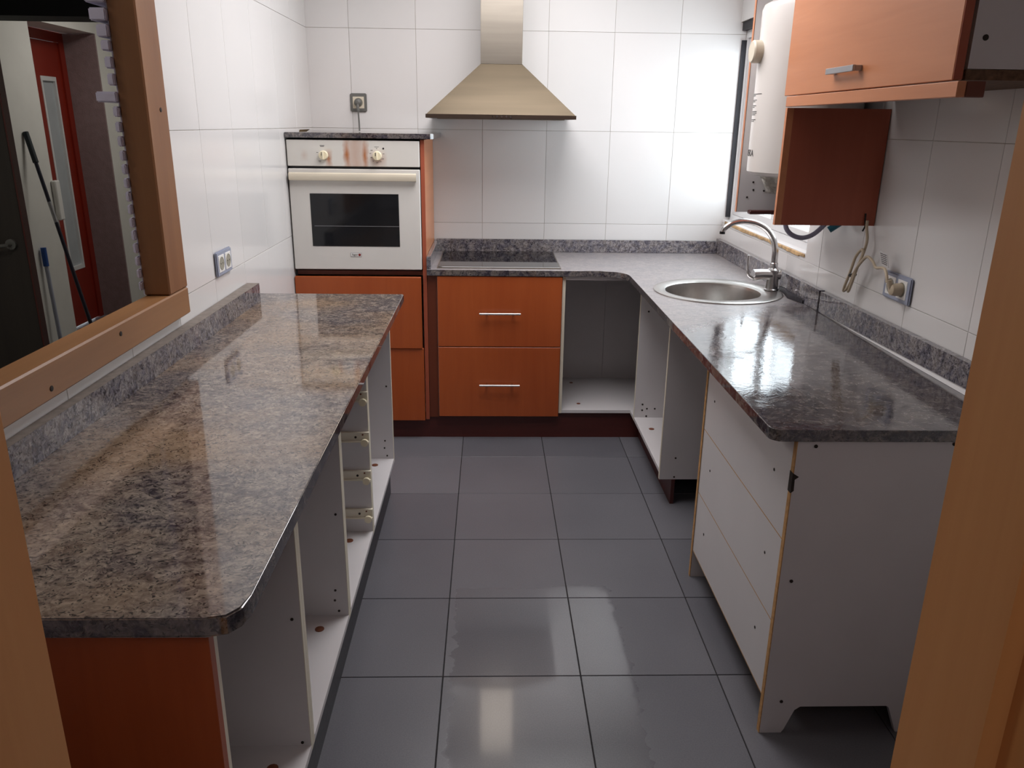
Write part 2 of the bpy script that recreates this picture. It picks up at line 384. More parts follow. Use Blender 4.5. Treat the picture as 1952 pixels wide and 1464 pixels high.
# ------------------------------------------------------------------ floor
fl = struct('floor', B(-.02, 2.4, -3.9, .02, -.05, -.003), 'floorgrout')
FX, FY, FT, G = .793, -.821, .4005, .0016
for i in range(-2, 4):
    for j in range(-3, 8):
        x0, x1 = FX+i*FT, FX+(i+1)*FT; y1, y0 = FY-j*FT, FY-(j+1)*FT
        x0, x1, y0, y1 = max(x0, .0)+G, min(x1, WR)-G, max(y0, -3.88)+G, min(y1, 0)-G
        if x1-x0 < .02 or y1-y0 < .02: continue
        obj('floor_tile', B(x0, x1, y0, y1, -.012, 0, bev=.001), 'floor', fl)
struct('ceiling', B(-2.3, 2.6, -6.2, 3.0, HC, HC+.1), 'plaster')
# ------------------------------------------------------------------ tiled walls
def rect_minus(r, holes):
    out = [r]
    for h in holes:
        nxt = []
        for (a0, a1, b0, b1) in out:
            c0, c1, d0, d1 = max(a0, h[0]), min(a1, h[1]), max(b0, h[2]), min(b1, h[3])
            if c0 >= c1 or d0 >= d1: nxt.append((a0, a1, b0, b1)); continue
            if a0 < c0: nxt.append((a0, c0, b0, b1))
            if c1 < a1: nxt.append((c1, a1, b0, b1))
            if b0 < d0: nxt.append((c0, c1, b0, d0))
            if d1 < b1: nxt.append((c0, c1, d1, b1))
        out = nxt
    return [q for q in out if q[1]-q[0] > .004 and q[3]-q[2] > .004]
def wall(name, rect, holes, ax, face, back, du0, gap=.0014):
    # ax 'x': plane x=face spanning (y,z); ax 'y': plane y=face spanning (x,z)
    sgn = 1 if face > back else -1
    core = MB(); f0 = face-sgn*.003
    for (a0, a1, b0, b1) in rect_minus(rect, holes):
        core.box(*((back, f0, a0, a1) if ax == 'x' else (a0, a1, back, f0)), b0, b1)
    W_ = struct(name, core, 'grout')
    k0, k1 = math.floor((rect[0]-du0)/TW), math.ceil((rect[1]-du0)/TW)
    for k in range(k0, k1):
        for r in range(-3, 4):
            cell = (max(du0+k*TW+gap/2, rect[0]), min(du0+(k+1)*TW-gap/2, rect[1]), max(ZG+r*TH+gap/2, rect[2]), min(ZG+(r+1)*TH-gap/2, rect[3]))
            if cell[1]-cell[0] < .01 or cell[3]-cell[2] < .01: continue
            ps = rect_minus(cell, holes)
            if not ps: continue
            t = MB(); j = random.uniform(-.0003, .0003)
            for (a0, a1, b0, b1) in ps:
                one = len(ps) == 1
                t.box(*((f0-sgn*.004, face+j, a0, a1) if ax == 'x' else (a0, a1, f0-sgn*.004, face+j)), b0, b1, bev=.0009 if one else 0)
            obj('wall_tile', t, 'tile', W_)
    return W_
FR = (-3.45, -2.0, .977, 2.22)     # pass-through outer frame (y0,y1,z0,z1) on left wall
wall('wall_left', (-3.80, 0.0, 0, HC), [FR], 'x', 0, -.10, 0.0)
wall('wall_back', (-.10, 2.33, 0, HC), [], 'y', 0, .12, .213)
WIN = (-1.20, .01, 1.045, 2.03)
wall('wall_right', (-3.80, 0.0, 0, HC), [WIN], 'x', WR, WR+.14, 0.0)
# doorway wall
dw = MB()
for q in rect_minus((-.62, 2.5, 0, HC), [(.52, 1.33, 0, 2.12)]): dw.box(q[0], q[1], -3.89, -3.805, q[2], q[3])
struct('wall_front', dw, 'frontplaster')
# hall behind the camera
struct('floor.001', B(-.75, 2.55, -6.1, -3.90, -.05, -.002), 'floor')
struct('wall_hall_left', B(-.75, -.62, -6.1, -3.70, 0, HC), 'hallplaster')
struct('wall_hall_right', B(2.5, 2.62, -6.1, -3.70, 0, HC), 'hallplaster')
struct('wall_hall_back', B(-.75, 2.62, -6.2, -6.08, 0, HC), 'hallplaster')
# doorway lining with rebate
d1 = struct('door_1', loc=(.924, -3.84, 0))
for s, xa in ((1, 1.283), (-1, .564)):
    q = MB(); e = xa+s*.05; r = xa+s*.016
    q.prism([(xa, -3.795), (xa, -3.893), (r, -3.893), (r, -3.96), (e, -3.96), (e, -3.795)], 0, 2.10, 'z', bev=.0015)
    obj('jamb', q, 'lining', d1)
    obj('architrave', B(r+s*.004, r+s*.09, -3.975, -3.96, 0, 2.16, bev=.003), 'lining', d1)
obj('head', B(.514, 1.333, -3.96, -3.795, 2.06, 2.10, bev=.002), 'lining', d1)

# ------------------------------------------------------------------ pass-through frame and side room
t1 = struct('trim_1', loc=(0, -2.6, .977))
y0, y1, z0, z1 = FR; d0, d1_ = -.042, .030
obj('sill', B(d0, d1_, y0, y1, z0, z0+.078, bev=.004), 'pine', t1)
obj('stile', B(d0, d1_, y1-.135, y1-.001, z0+.079, z1-.1, bev=.004), 'pine_dark', t1)
obj('stile', B(d0, d1_, y0+.001, y0+.135, z0+.079, z1-.1, bev=.004), 'pine_dark', t1)
obj('head', B(d0, d1_, y0, y1, z1-.099, z1, bev=.004), 'pine_dark', t1)
for (yy, zz) in ((-2.79, 1.0), (-2.46, 1.03), (-2.05, 1.55)):
    hole_disc('knot', (.030, yy, zz), '+x', .006, 'hole', t1)
# chipped plaster line beneath the sill
ch = MB(); yy = -3.3
while yy < -2.03:
    L = random.uniform(.015, .05); h = random.uniform(.003, .008); ch.box(-.001, .004, yy, min(yy+L, -2.01), FR[2]-h, FR[2]+.001); yy += L+random.uniform(.0, .03)
obj('chipped_plaster', ch, 'foam', t1)
# painted brick edging in the far half of the opening
t2 = struct('trim_2', loc=(-.06, -2.05, .98))
tips = [(-.105, 1.850, 1.875), (-.086, 1.802, 1.835), (-.079, 1.760, 1.790), (-.066, 1.722, 1.752), (-.060, 1.690, 1.715), (-.056, 1.648, 1.676), (-.0545, 1.607, 1.636), (-.090, 1.566, 1.592), (-.0515, 1.530, 1.556), (-.051, 1.492, 1.518), (-.0505, 1.456, 1.482), (-.050, 1.420, 1.446), (-.0495, 1.385, 1.411), (-.049, 1.349, 1.375), (-.0485, 1.314, 1.340), (-.0482, 1.280, 1.306), (-.048, 1.245, 1.271), (-.048, 1.210, 1.237), (-.048, 1.175, 1.202), (-.047, 1.140, 1.166), (-.047, 1.106, 1.131), (-.046, 1.072, 1.096)]
obj('mortar_core', B(-.0465, -.0425, -2.128, -2.0, 1.056, 2.10), 'mauve', t2)
for (x_t, zb_, zt_) in tips:
    x_t -= .005
    obj('brick', B(x_t, -.0424, -2.146, -1.995, zb_, zt_, bev=.003, seg=2), 'mauve', t2)
# side room shell
XW = -2.0
struct('floor.002', B(-2.3, -.10, -3.7, 2.9, -.05, -.002), 'floor')
sw = MB(); OP = (1.20, 2.115, 0, 2.122)
for q in rect_minus((-3.7, 2.9, 0, HC), [OP]): sw.box(XW-.26, XW, q[0], q[1], q[2], q[3])
struct('wall_west', sw, 'plaster')
struct('wall_north', B(-2.3, .0, 2.7, 2.85, 0, HC), 'plaster')
struct('wall_east', B(-.10, .0, .12, 2.75, 0, HC), 'plaster')
struct('wall_south', B(-2.3, -.62, -3.89, -3.70, 0, HC), 'plaster')
rv = MB(); rv.box(XW-.26, XW-.001, 2.098, 2.117, 0, 2.12); struct('trim_3', rv, 'roughplaster')
d2 = struct('door_2', loc=(XW-.2, 1.66, 0))
XD = XW-.245
obj('door_frame', MB().box(XD-.03, XD+.012, 2.03, 2.096, 0, 2.118).box(XD-.03, XD+.012, 1.201, 2.03, 2.05, 2.118).box(XD-.03, XD+.012, 1.201, 1.27, 0, 2.05), 'reddoor', d2)
lf = MB(); gz = (1.72, 1.93, .42, 1.81)
for q in rect_minus((1.272, 2.028, .005, 2.048), [gz]): lf.box(XD-.03, XD, q[0], q[1], q[2], q[3])
leaf = obj('door_leaf', lf, 'reddoor', d2)
gf = MB(); a, b, c, d = gz
gf.box(XD-.03, XD+.004, a, a+.02, c, d).box(XD-.03, XD+.004, b-.02, b, c, d).box(XD-.03, XD+.004, a+.02, b-.02, c, c+.03).box(XD-.03, XD+.004, a+.02, b-.02, d-.03, d)
obj('glazing_bead', gf, 'whiteframe', d2)
obj('glass_strip', B(XD-.022, XD-.015, a+.02, b-.02, c+.03, d-.03), 'glassstrip', d2)
obj('dark_reveal', B(XD-.015, XD-.012, a+.03, a+.05, c+.05, d-.08), 'black', d2)
# black roof beam across the side room
struct('trim_4', B(-1.99, -.17, .34, .60, 2.042, HC), 'beam')
# dark open door leaf
d3 = struct('door_3', loc=(-1.6, -.55, 0))
obj('door_leaf', B(-1.98, -1.238, -.575, -.535, .01, 2.03, bev=.003), 'darkdoor', d3)
obj('edge_strip', B(-1.2375, -1.230, -.577, -.533, .01, 2.03), 'mahogany', d3)
obj('handle', MB().circ([(.024, -.588), (.024, -.576)], (-1.30, 0, .965), 'y', 20).tube([(-1.30, -.59, .965), (-1.30, -.62, .965), (-1.31, -.632, .965), (-1.42, -.635, .962)], .008, 10), 'greycable', d3)
# broom and mop leaning on the far white wall
def rod(o, name, p0, p1, r, material, label=None, n=12): return obj(name, MB().tube([p0, p1], r, n), material, o, label)
T0, T1 = Vector((-1.985, .945, 1.44)), Vector((-1.60, .70, .04))
br = thing('broom', 'dark-handled broom with black grip leaning on the white wall beside the red door', 'broom', (T1.x, T1.y, 0))
pt = lambda t: T0+(T1-T0)*t
rod(br, 'grip', pt(0), pt(.13), .017, 'grip'); rod(br, 'shaft', pt(.125), pt(.97), .0115, 'navy'); rod(br, 'label_sleeve', pt(.30), pt(.39), .0122, 'silver', 'silver label sleeve on the shaft')
obj('brush_head', B(-1.76, -1.50, .655, .715, .045, .085, bev=.008), 'navy', br); obj('bristles', B(-1.77, -1.49, .65, .72, .0, .045), 'wickerbristle', br)
mp_ = thing('mop', 'pale mop stick with blue grip against the wall behind the dark door', 'mop', (-1.93, .88, 0))
rod(mp_, 'grip', (-1.975, .905, .725), (-1.972, .90, .605), .017, 'blue'); rod(mp_, 'shaft', (-1.972, .90, .61), (-1.945, .876, .04), .0125, 'mopshaft')
obj('mop_head', MB().circ([(.02, .05), (.05, .04), (.07, .02), (.07, .0)], (-1.92, .875, 0), 'z', 16), 'mopshaft', mp_)
tag(obj('wall_box', B(-1.999, -1.965, 1.165, 1.222, .87, 1.13, bev=.006), 'socketwhite'), 'small white box on the wall edge just left of the red door', 'wall box')

# ------------------------------------------------------------------ window in right wall
w1 = struct('window_1', loc=(WR+.05, -.6, 1.045))
xf0, xf1 = WR+.036, WR+.085
fr = MB(); fr.box(xf0, xf1, -1.199, -.001, 1.046, 1.075).box(xf0, xf1, -1.199, -.001, 1.955, 2.029).box(xf0, xf1, -1.199, -1.185, 1.075, 1.955).box(xf0, xf1, -.016, -.001, 1.075, 1.955)
obj('window_frame', fr, 'whiteframe', w1)
for (a, b) in ((-1.184, -.632), (-.668, -.017)):
    xs = xf0+.004 if a < -1 else xf0+.012
    q = MB(); bw = .045
    q.box(xs, xs+.028, a, b, 1.076, 1.076+bw, bev=.003).box(xs, xs+.028, a, b, 1.954-bw, 1.954, bev=.003).box(xs, xs+.022, a, a+.032, 1.076+bw, 1.954-bw).box(xs, xs+.022, b-.036, b, 1.076+bw, 1.954-bw)
    sa = obj('sash', q, 'whiteframe', w1); obj('pane', B(xs+.011, xs+.016, a+.032, b-.032, 1.076+bw, 1.954-bw), 'glass', sa)
obj('gasket_rail', B(WR+.012, xf0, -.012, -.001, 1.062, 1.945), 'gasket', w1)
obj('sill_board', B(WR-.001, xf0, -1.199, -.001, 1.036, 1.047), 'whiteframe', w1)
ss = MB(); yy = -1.195
while yy < -.08:
    L = random.uniform(.03, .09); ss.box(WR-.006, WR+.002, yy, min(yy+L, -.06), 1.030+random.uniform(-.004, .002), 1.044, bev=.002); yy += L*.93
obj('foam_seal', ss, 'foam', w1, 'orange-brown stained foam strip')
obj('shutter_slot', B(WR+.01, xf0, -1.199, -.001, 1.99, 2.029), 'gasket', w1)
lv = thing('grille', 'white wire grille fixed outside the window pane', 'grille', (2.335, -.9, 1.0))
obj('grille_frame', MB().box(2.331, 2.341, -1.26, -1.245, 1.0, 1.40).box(2.331, 2.341, -.585, -.57, 1.0, 1.40).box(2.331, 2.341, -1.245, -.585, 1.0, 1.015).box(2.331, 2.341, -1.245, -.585, 1.385, 1.40), 'whiteframe', lv)
sl = MB()
for i in range(32): sl.box(2.334, 2.337, -1.24+i*.0205, -1.2375+i*.0205, 1.015, 1.385)
obj('grille_bars', sl, 'whiteframe', lv)['kind'] = 'stuff'

# ------------------------------------------------------------------ left run: cabinets, worktop
def panel_holes(parent, pts, y, r=.0035):
    for (x, z) in pts: hole_disc('screw_hole', (x, y, z), '-y', r, 'hole', parent)
XL = .52
def left_cab(label, ya, yb, holes=None, rails=False, near=False):
    # ya = near (smaller y), yb = far
    o = thing('base_cabinet', label, 'cabinet', (.27, (ya+yb)/2, 0), 'open base cabinets under the left worktop')
    t = .016
    for q in (ya, yb-t):
        sp = obj('side_panel', B(.03, XL-.0015, q, q+t-.0005, .15, .838), 'melamine', o)
        obj('edge_band', B(XL-.0015, XL, q, q+t-.0005, .15, .838), 'edge_white', sp)
    obj('bottom_panel', B(.03, XL, ya+t, yb-t, .150, .166), 'melamine', o)
    obj('back_panel', B(.022, .030, ya, yb, .15, .838), 'melamine', o)
    obj('top_rail', B(XL-.09, XL-.002, ya+t, yb-t, .822, .838), 'melamine', o)
    if near: obj('top_rail', B(.03, .12, ya+t, yb-t, .822, .838), 'melamine', o)
    hole_disc('cap', (.449, yb-.085, .1665), '+z', .013, 'cap', o)
    if holes: panel_holes(o, holes, yb-t-.0008)
    if rails:
        for zc in (.667, .524, .384, .240):
            r = obj('drawer_runner', MB().box(.06, .523, yb-t-.0125, yb-t-.0005, zc-.014, zc+.016, bev=.001).box(.06, .523, yb-t-.02, yb-t-.0125, zc-.017, zc-.013), 'edge_white', o)
            obj('roller', MB().circ([(.006, yb-t-.030), (.0125, yb-t-.029), (.0125, yb-t-.019), (.006, yb-t-.018)], (.509, 0, zc-.016), 'y', 18), 'knob', r)
            hole_disc('screw', (.478, yb-t-.0135, zc), '-y', .004, 'hole', r); hole_disc('screw', (.502, yb-t-.0135, zc+.009), '-y', .003, 'cap', r)
    return o
HS = [(.499, .49), (.485, .248), (.482, .215), (.492, .180)]
left_cab('open white base cabinet at the far end of the left run, with screw holes', -1.842, -1.210, HS)
left_cab('narrow open white base cabinet on the left with four drawer runners and rollers', -2.342, -1.843, rails=True)
left_cab('open white base cabinet on the left, between the runner cabinet and the nearest one', -2.852, -2.343, HS)
nc = left_cab('nearest open white base cabinet on the left with cherry end panel', -3.352, -2.853, [(.5, .503), (.5, .175)], near=True)
obj('end_panel', B(.03, .522, -3.372, -3.3525, .0, .838, bev=.001), 'orange', nc, 'cherry wood end panel')
tag(obj('plinth', B(.485, .500, -3.35, -1.215, .0, .149), 'granite_edge'), 'dark grey plinth board under the left base cabinets', 'plinth')
wt = thing('worktop', 'long polished granite worktop on the left run under the pass-through', 'worktop', (.29, -2.3, .838))
SL = obj('slab', MB().prism([(.004, -3.40), (.53, -3.40), (.56, -3.395), (.575, -3.375), (.579, -3.34), (.579, -1.198), (.004, -1.198)], .839, .871, 'z', bev=.003), 'granite', wt); dark_sides(SL, 'granite_shade_side')
us = MB(); zb, zt = .8715, .938
us.hexa([(.002, -3.40, zb), (.020, -3.40, zb), (.048, -1.338, zb), (.003, -1.338, zb), (.002, -3.40, zt), (.020, -3.40, zt), (.048, -1.338, zt), (.003, -1.338, zt)])
obj('upstand', us, 'granite_cool', wt)
obj('upstand_top', MB().hexa([(.002, -3.40, zt+.0002), (.0195, -3.40, zt+.0002), (.0475, -1.339, zt+.0002), (.003, -1.339, zt+.0002), (.002, -3.40, zt+.001), (.0195, -3.40, zt+.001), (.0475, -1.339, zt+.001), (.003, -1.339, zt+.001)]), 'granite_raw', wt)

# ------------------------------------------------------------------ oven tower
ot = thing('oven_tower', 'tall cherry oven cabinet in the back left corner with two drawer fronts', 'cabinet', (.31, -.3, 0))
obj('side_panel', B(.606, .624, -.572, -.004, .114, 1.452), 'cherry_lit', ot)
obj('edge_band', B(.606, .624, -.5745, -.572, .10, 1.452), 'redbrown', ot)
obj('side_panel', B(.004, .010, -.56, -.004, .114, 1.452), 'black', ot)
obj('shelf', B(.011, .605, -.56, -.004, .832, .852), 'filler', ot)
obj('shelf', B(.011, .605, -.50, -.004, .114, .130), 'melamine', ot)
obj('drawer_front', B(.004, .598, -.605, -.584, .479, .829, bev=.0015), 'orange', ot)
obj('drawer_front', B(.004, .603, -.596, -.578, .101, .476, bev=.0015), 'orange', ot)
tag(dark_sides(obj('stone_slab', MB().prism([(.002, -.60), (.655, -.60), (.668, -.585), (.668, -.004), (.002, -.004)], 1.456, 1.479, 'z', bev=.002), 'granite'), 'granite_shade_side'), 'granite slab capping the tall oven cabinet', 'slab')
ov = thing('oven', 'white built-in oven with rust-streaked control panel', 'oven', (.30, -.35, .855))
obj('oven_body', B(.014, .60, -.572, -.05, .858, 1.448), 'black', ov)
cp = obj('control_panel', B(.006, .603, -.592, -.5725, 1.333, 1.447, bev=.002), 'ovenpanel', ov)
for kx in (.171, .413):
    kb = obj('knob', MB().circ([(.021, -.5925), (.0205, -.606), (.018, -.610)], (kx, 0, 1.381), 'y', 28), 'knob', ov)
    obj('knob_grip', B(kx-.0035, kx+.0035, -.619, -.610, 1.364, 1.398, bev=.0015), 'knob', kb); obj('pointer', B(kx-.0075, kx-.0045, -.6112, -.610, 1.380, 1.395), 'black', kb)
pm = MB()
for (mx, mz, sx, sz) in ((.166, 1.423, .010, .0012), (.166, 1.419, .008, .001), (.143, 1.393, .004, .001), (.153, 1.357, .006, .001), (.153, 1.352, .005, .0008), (.411, 1.420, .010, .0008), (.411, 1.413, .0015, .0015), (.388, 1.405, .005, .001), (.382, 1.391, .004, .001), (.386, 1.373, .004, .001), (.394, 1.358, .003, .001), (.411, 1.351, .004, .001), (.428, 1.356, .003, .001), (.438, 1.368, .004, .001), (.441, 1.390, .004, .001)):
    pm.box(mx-sx, mx+sx, -.5926, -.5918, mz-sz, mz+sz)
obj('dial_marks', pm, 'ink', ov)['kind'] = 'stuff'
obj('pilot_lamp', MB().circ([(.004, -.5935), (.004, -.591)], (.441, 0, 1.413), 'y', 14), 'black', ov)
dr = obj('oven_door', B(.006, .603, -.592, -.573, .862, 1.322, bev=.003), 'ovenwhite', ov)
obj('door_glass', B(.097, .503, -.5932, -.590, .971, 1.212), 'ovenglass', dr)
obj('rack_line', B(.11, .502, -.5936, -.5930, 1.064, 1.0655), 'silver', dr)
hd = MB().prism([(-.618, 1.272), (-.610, 1.270), (-.604, 1.276), (-.603, 1.298), (-.610, 1.306), (-.618, 1.302), (-.622, 1.290)], .012, .588, 'x', bev=.001)
hn = obj('door_handle', hd, 'cream', dr); [obj('handle_bracket', B(q, q+.018, -.604, -.592, 1.276, 1.300), 'silver', dr) for q in (.012, .570)]
bd = obj('badge', MB().box(.270, .322, -.5936, -.5918, .9225, .9415, bev=.0006), 'silver', dr)
obj('badge_face', B(.272, .320, -.5940, -.5936, .9245, .9395), 'socketwhite', dr)
text('badge_lettering', 'fagor', .0135, frame((.291, -.5941, .9325), (1, 0, 0), (0, -1, 0)), 'black', ov)
obj('badge_emblem', MB().circ([(.006, -.5946), (.006, -.594)], (.3125, 0, .932), 'y', 16), 'inkred', ov)
# scraps on top of the oven slab
tag(obj('dry_leaf', MB().rings([[Vector((.055+a, -.54+b, 1.4795+c)) for a, b, c in ((0, 0, 0), (.01, .014, .001), (.03, .012, .002), (.034, -.002, .001))], [Vector((.055+a, -.54+b, 1.4795+c)) for a, b, c in ((.004, -.002, .010), (.012, .010, .009), (.042, .008, .010), (.052, -.006, .013))]]), 'paper'), 'curled brown scrap lying on the oven slab near the corner', 'scrap')

# ------------------------------------------------------------------ sockets
def socket_plate(label, Mx, wd, ht, n, frame_mat, face_mat='socketwhite', well=True, name='wall_socket'):
    o = thing(name, label, 'socket', Mx.translation)
    obj('plate', MB().box(-wd/2, wd/2, -ht/2, ht/2, .0005, .010, bev=.004, seg=2, Mx=Mx), frame_mat, o)
    for k in range(n):
        cx = (k-(n-1)/2)*.071; 
        ins = obj('insert', MB().box(cx-.0285, cx+.0285, -.0285, .0285, .009, .0115, bev=.001, Mx=Mx), face_mat, o)
        obj('well', MB().circ([(.0225, .0113), (.0225, .0126), (.0208, .0126), (.0203, .0119)], (cx, 0, 0), 'z', 28, Mx=Mx), 'socketwell', ins)
        obj('pin_holes', MB().circ([(.0028, .0112), (.0028, .0123)], (cx-.0095, 0, 0), 'z', 10, Mx=Mx).circ([(.0028, .0112), (.0028, .0123)], (cx+.0095, 0, 0), 'z', 10, Mx=Mx), 'black', ins)
    return o
socket_plate('double wall socket in a blue-grey plate on the left tiled wall', frame((.0005, -1.592, 1.062), (0, 1, 0), (1, 0, 0)), .158, .084, 2, 'greyframe')
socket_plate('double wall socket in a blue-grey plate on the right wall above the worktop', frame((WR-.0005, -1.960, 1.060), (0, -1, 0), (-1, 0, 0)), .165, .084, 2, 'greyframe')
socket_plate('single wall socket in a grey metal plate above the oven', frame((.248, -.0005, 1.621), (1, 0, 0), (0, -1, 0)), .084, .090, 1, 'steelplate', 'cream')
oc = thing('oven_cable', 'grey plug and cable hanging from the socket above the oven', 'cable', (.248, -.02, 1.60))
obj('plug', MB().circ([(.018, -.0135), (.018, -.030), (.013, -.042), (.007, -.046)], (.248, 0, 1.622), 'y', 24).tube([(.248, -.036, 1.618), (.248, -.040, 1.600), (.249, -.038, 1.580)], .0075, 10), 'greycable', oc)
obj('cord', MB().tube([(.249, -.038, 1.583), (.250, -.036, 1.55), (.251, -.035, 1.515), (.251, -.036, 1.482)], .0042, 8, 4), 'greycable', oc)

# ------------------------------------------------------------------ range hood
hd = thing('range_hood', 'pyramid steel range hood with chimney on the back wall', 'range hood', (.975, -.24, 1.55))
hx0, hx1, hy = .625, 1.324, -.47
obj('front_strip', MB().prism([(hx0, hy), (hx1, hy), (hx1, -.004), (hx0, -.004)], 1.549, 1.566, 'z'), 'hoodband', hd)
obj('canopy', MB().hexa([(hx0+.004, hy+.004, 1.5662), (hx1-.004, hy+.004, 1.5662), (hx1-.004, -.004, 1.5662), (hx0+.004, -.004, 1.5662), (.877, -.27, 1.797), (1.077, -.27, 1.797), (1.077, -.004, 1.797), (.877, -.004, 1.797)]), 'hoodsteel', hd)
obj('chimney', B(.877, 1.077, -.268, -.004, 1.7975, 2.498, bev=.001), 'steel', hd)
for i, bx in enumerate((.955, .977, .998, 1.019)): obj('button', MB().circ([(.005, hy-.0045), (.0055, hy-.001)], (bx, 0, 1.5575), 'y', 14), 'chrome', hd)
obj('indicator', B(.933, .937, hy-.001, hy+.001, 1.554, 1.561), 'black', hd)
obj('grease_filter', B(hx0+.05, hx1-.05, hy+.05, -.05, 1.545, 1.5488), 'steel', hd)

# ------------------------------------------------------------------ back run
du = thing('drawer_cabinet', 'cherry two-drawer base cabinet with steel bar handles under the cooktop', 'cabinet', (.973, -.3, 0))
obj('carcass', MB().box(.672, .688, -.57, -.03, .12, .834).box(1.258, 1.274, -.57, -.03, .12, .834).box(.688, 1.258, -.57, -.03, .12, .136).box(.688, 1.258, -.05, -.03, .136, .834).box(.688, 1.258, -.57, -.50, .818, .834), 'melamine', du)
for (za, zb_, zh) in ((.487, .833, .657), (.122, .483, .295)):
    f = obj('drawer_front', B(.674, 1.273, -.591, -.572, za, zb_, bev=.0015), 'orange', du)
    obj('handle', MB().tube([(.876, -.622, zh), (1.074, -.622, zh)], .0052, 12).tube([(.912, -.622, zh), (.912, -.5905, zh)], .0042, 8).tube([(1.038, -.622, zh), (1.038, -.5905, zh)], .0042, 8), 'chrome', f)
tag(obj('filler_board', B(.6255, .671, -.570, -.552, .112, .834), 'filler'), 'dark vertical filler board between the oven tower and drawer cabinet', 'filler board')
pb = MB().prism([(.006, -.548), (.006, -.563), (1.692, -.563), (1.692, -1.320), (1.707, -1.320), (1.707, -.548)], 0, .112, 'z')
plb = tag(obj('plinth', pb, 'mahogany'), 'dark mahogany plinth running under the back and sink cabinets', 'plinth')
obj('upper_strip', MB().prism([(1.276, -.548), (1.276, -.563), (1.692, -.563), (1.692, -1.298), (1.707, -1.298), (1.707, -.548)], .1122, .1355, 'z'), 'mahogany', plb)
cc = thing('corner_cabinet', 'open white corner base cabinet right of the cherry drawers', 'cabinet', (1.55, -.3, 0))
obj('side_panel', B(1.2755, 1.2905, -.575, -.03, .136, .833), 'melamine', cc); obj('edge_band', B(1.2755, 1.2905, -.577, -.575, .136, .833), 'edge_white', cc)
obj('bottom_panel', MB().prism([(1.291, -.577), (1.64, -.577), (1.64, -.662), (2.16, -.662), (2.16, -.034), (1.291, -.034)], .1365, .1525, 'z'), 'melamine', cc)
obj('back_panel', B(1.292, 1.566, -.034, -.026, .137, .833), 'melamine', cc); obj('back_panel', B(1.5675, 2.16, -.033, -.025, .137, .833), 'melamine', cc)
obj('side_panel', B(2.161, 2.175, -.66, -.034, .137, .833), 'melamine', cc)
obj('top_rail', B(1.291, 1.63, -.577, -.50, .816, .833), 'melamine', cc)
for (px, py) in ((1.383, -.13), (1.387, -.48)): hole_disc('cap', (px, py, .153), '+z', .010, 'cap', cc)
sc = thing('sink_cabinet', 'open white base cabinet under the sink with screw-holed panel', 'cabinet', (1.9, -.99, 0))
for (ya, yb) in ((-.680, -.664), (-1.316, -1.300)):
    sp = obj('side_panel', B(1.642, 2.17, ya, yb, .112 if ya < -1 else .136, .833), 'melamine', sc); obj('edge_band', B(1.640, 1.642, ya, yb, .112 if ya < -1 else .136, .833), 'edge_white', sp)
obj('bottom_panel', B(1.641, 2.16, -1.2995, -.6805, .1365, .1525), 'melamine', sc)
obj('top_rail', B(1.641, 1.657, -1.2995, -.6805, .806, .833), 'edge_white', sc)
panel_holes(sc, [(1.680, .220), (1.703, .198), (1.742, .198), (1.680, .190), (1.702, .159), (1.680, .688)], -.6808, .0045)
panel_holes(sc, [(1.703, .209), (1.703, .123)], -1.3168, .004)
hole_disc('cap', (1.698, -.84, .153), '+z', .013, 'cap', sc)
# near right drawer chest
ru = thing('drawer_chest', 'white three-drawer base unit on the right with raw chipboard edges and cut-out feet', 'cabinet', (1.86, -2.27, 0))
prof = [(1.643, 0), (1.700, 0), (1.706, .01), (1.728, .072), (1.742, .083), (1.972, .083), (1.978, .078), (2.007, 0), (2.10, 0), (2.10, .833), (1.643, .833)]
for (ya, yb) in ((-2.657, -2.641), (-1.891, -1.875)):
    sp = obj('side_panel', MB().prism(prof, ya, yb, 'y'), 'melamine', ru); obj('raw_edge', B(1.6405, 1.643, ya, yb, .0, .833), 'chip', sp)
obj('raw_top_edge', B(1.6405, 2.10, -2.6575, -2.641, .8331, .8358), 'chip', ru)
for (za, zb_) in ((.108, .331), (.334, .563), (.566, .832)):
    f = obj('drawer_front', B(1.644, 1.660, -2.6395, -1.8925, za, zb_), 'melamine', ru); obj('raw_edge', B(1.6438, 1.660, -2.6395, -1.8925, za-.003, za-.0002), 'chip', f)
obj('bottom_panel', B(1.661, 2.09, -2.6405, -1.8915, .09, .106), 'chip', ru)
obj('back_panel', B(2.092, 2.10, -2.6405, -1.8915, .09, .83), 'melamine', ru)
for (yy, zz) in ((-1.979, .692), (-2.533, .705), (-2.00, .46), (-2.539, .472), (-2.0, .228), (-2.536, .242)): hole_disc('screw_hole', (1.6438, yy, zz), '-x', .004, 'hole', ru)
panel_holes(ru, [(1.686, .820), (2.013, .826), (1.690, .100), (1.672, .46)], -2.6578, .0045)
obj('chip', MB().prism([(1.6395, .700), (1.647, .706), (1.646, .735), (1.655, .742), (1.6395, .752)], -2.659, -2.640, 'y'), 'hole', ru)

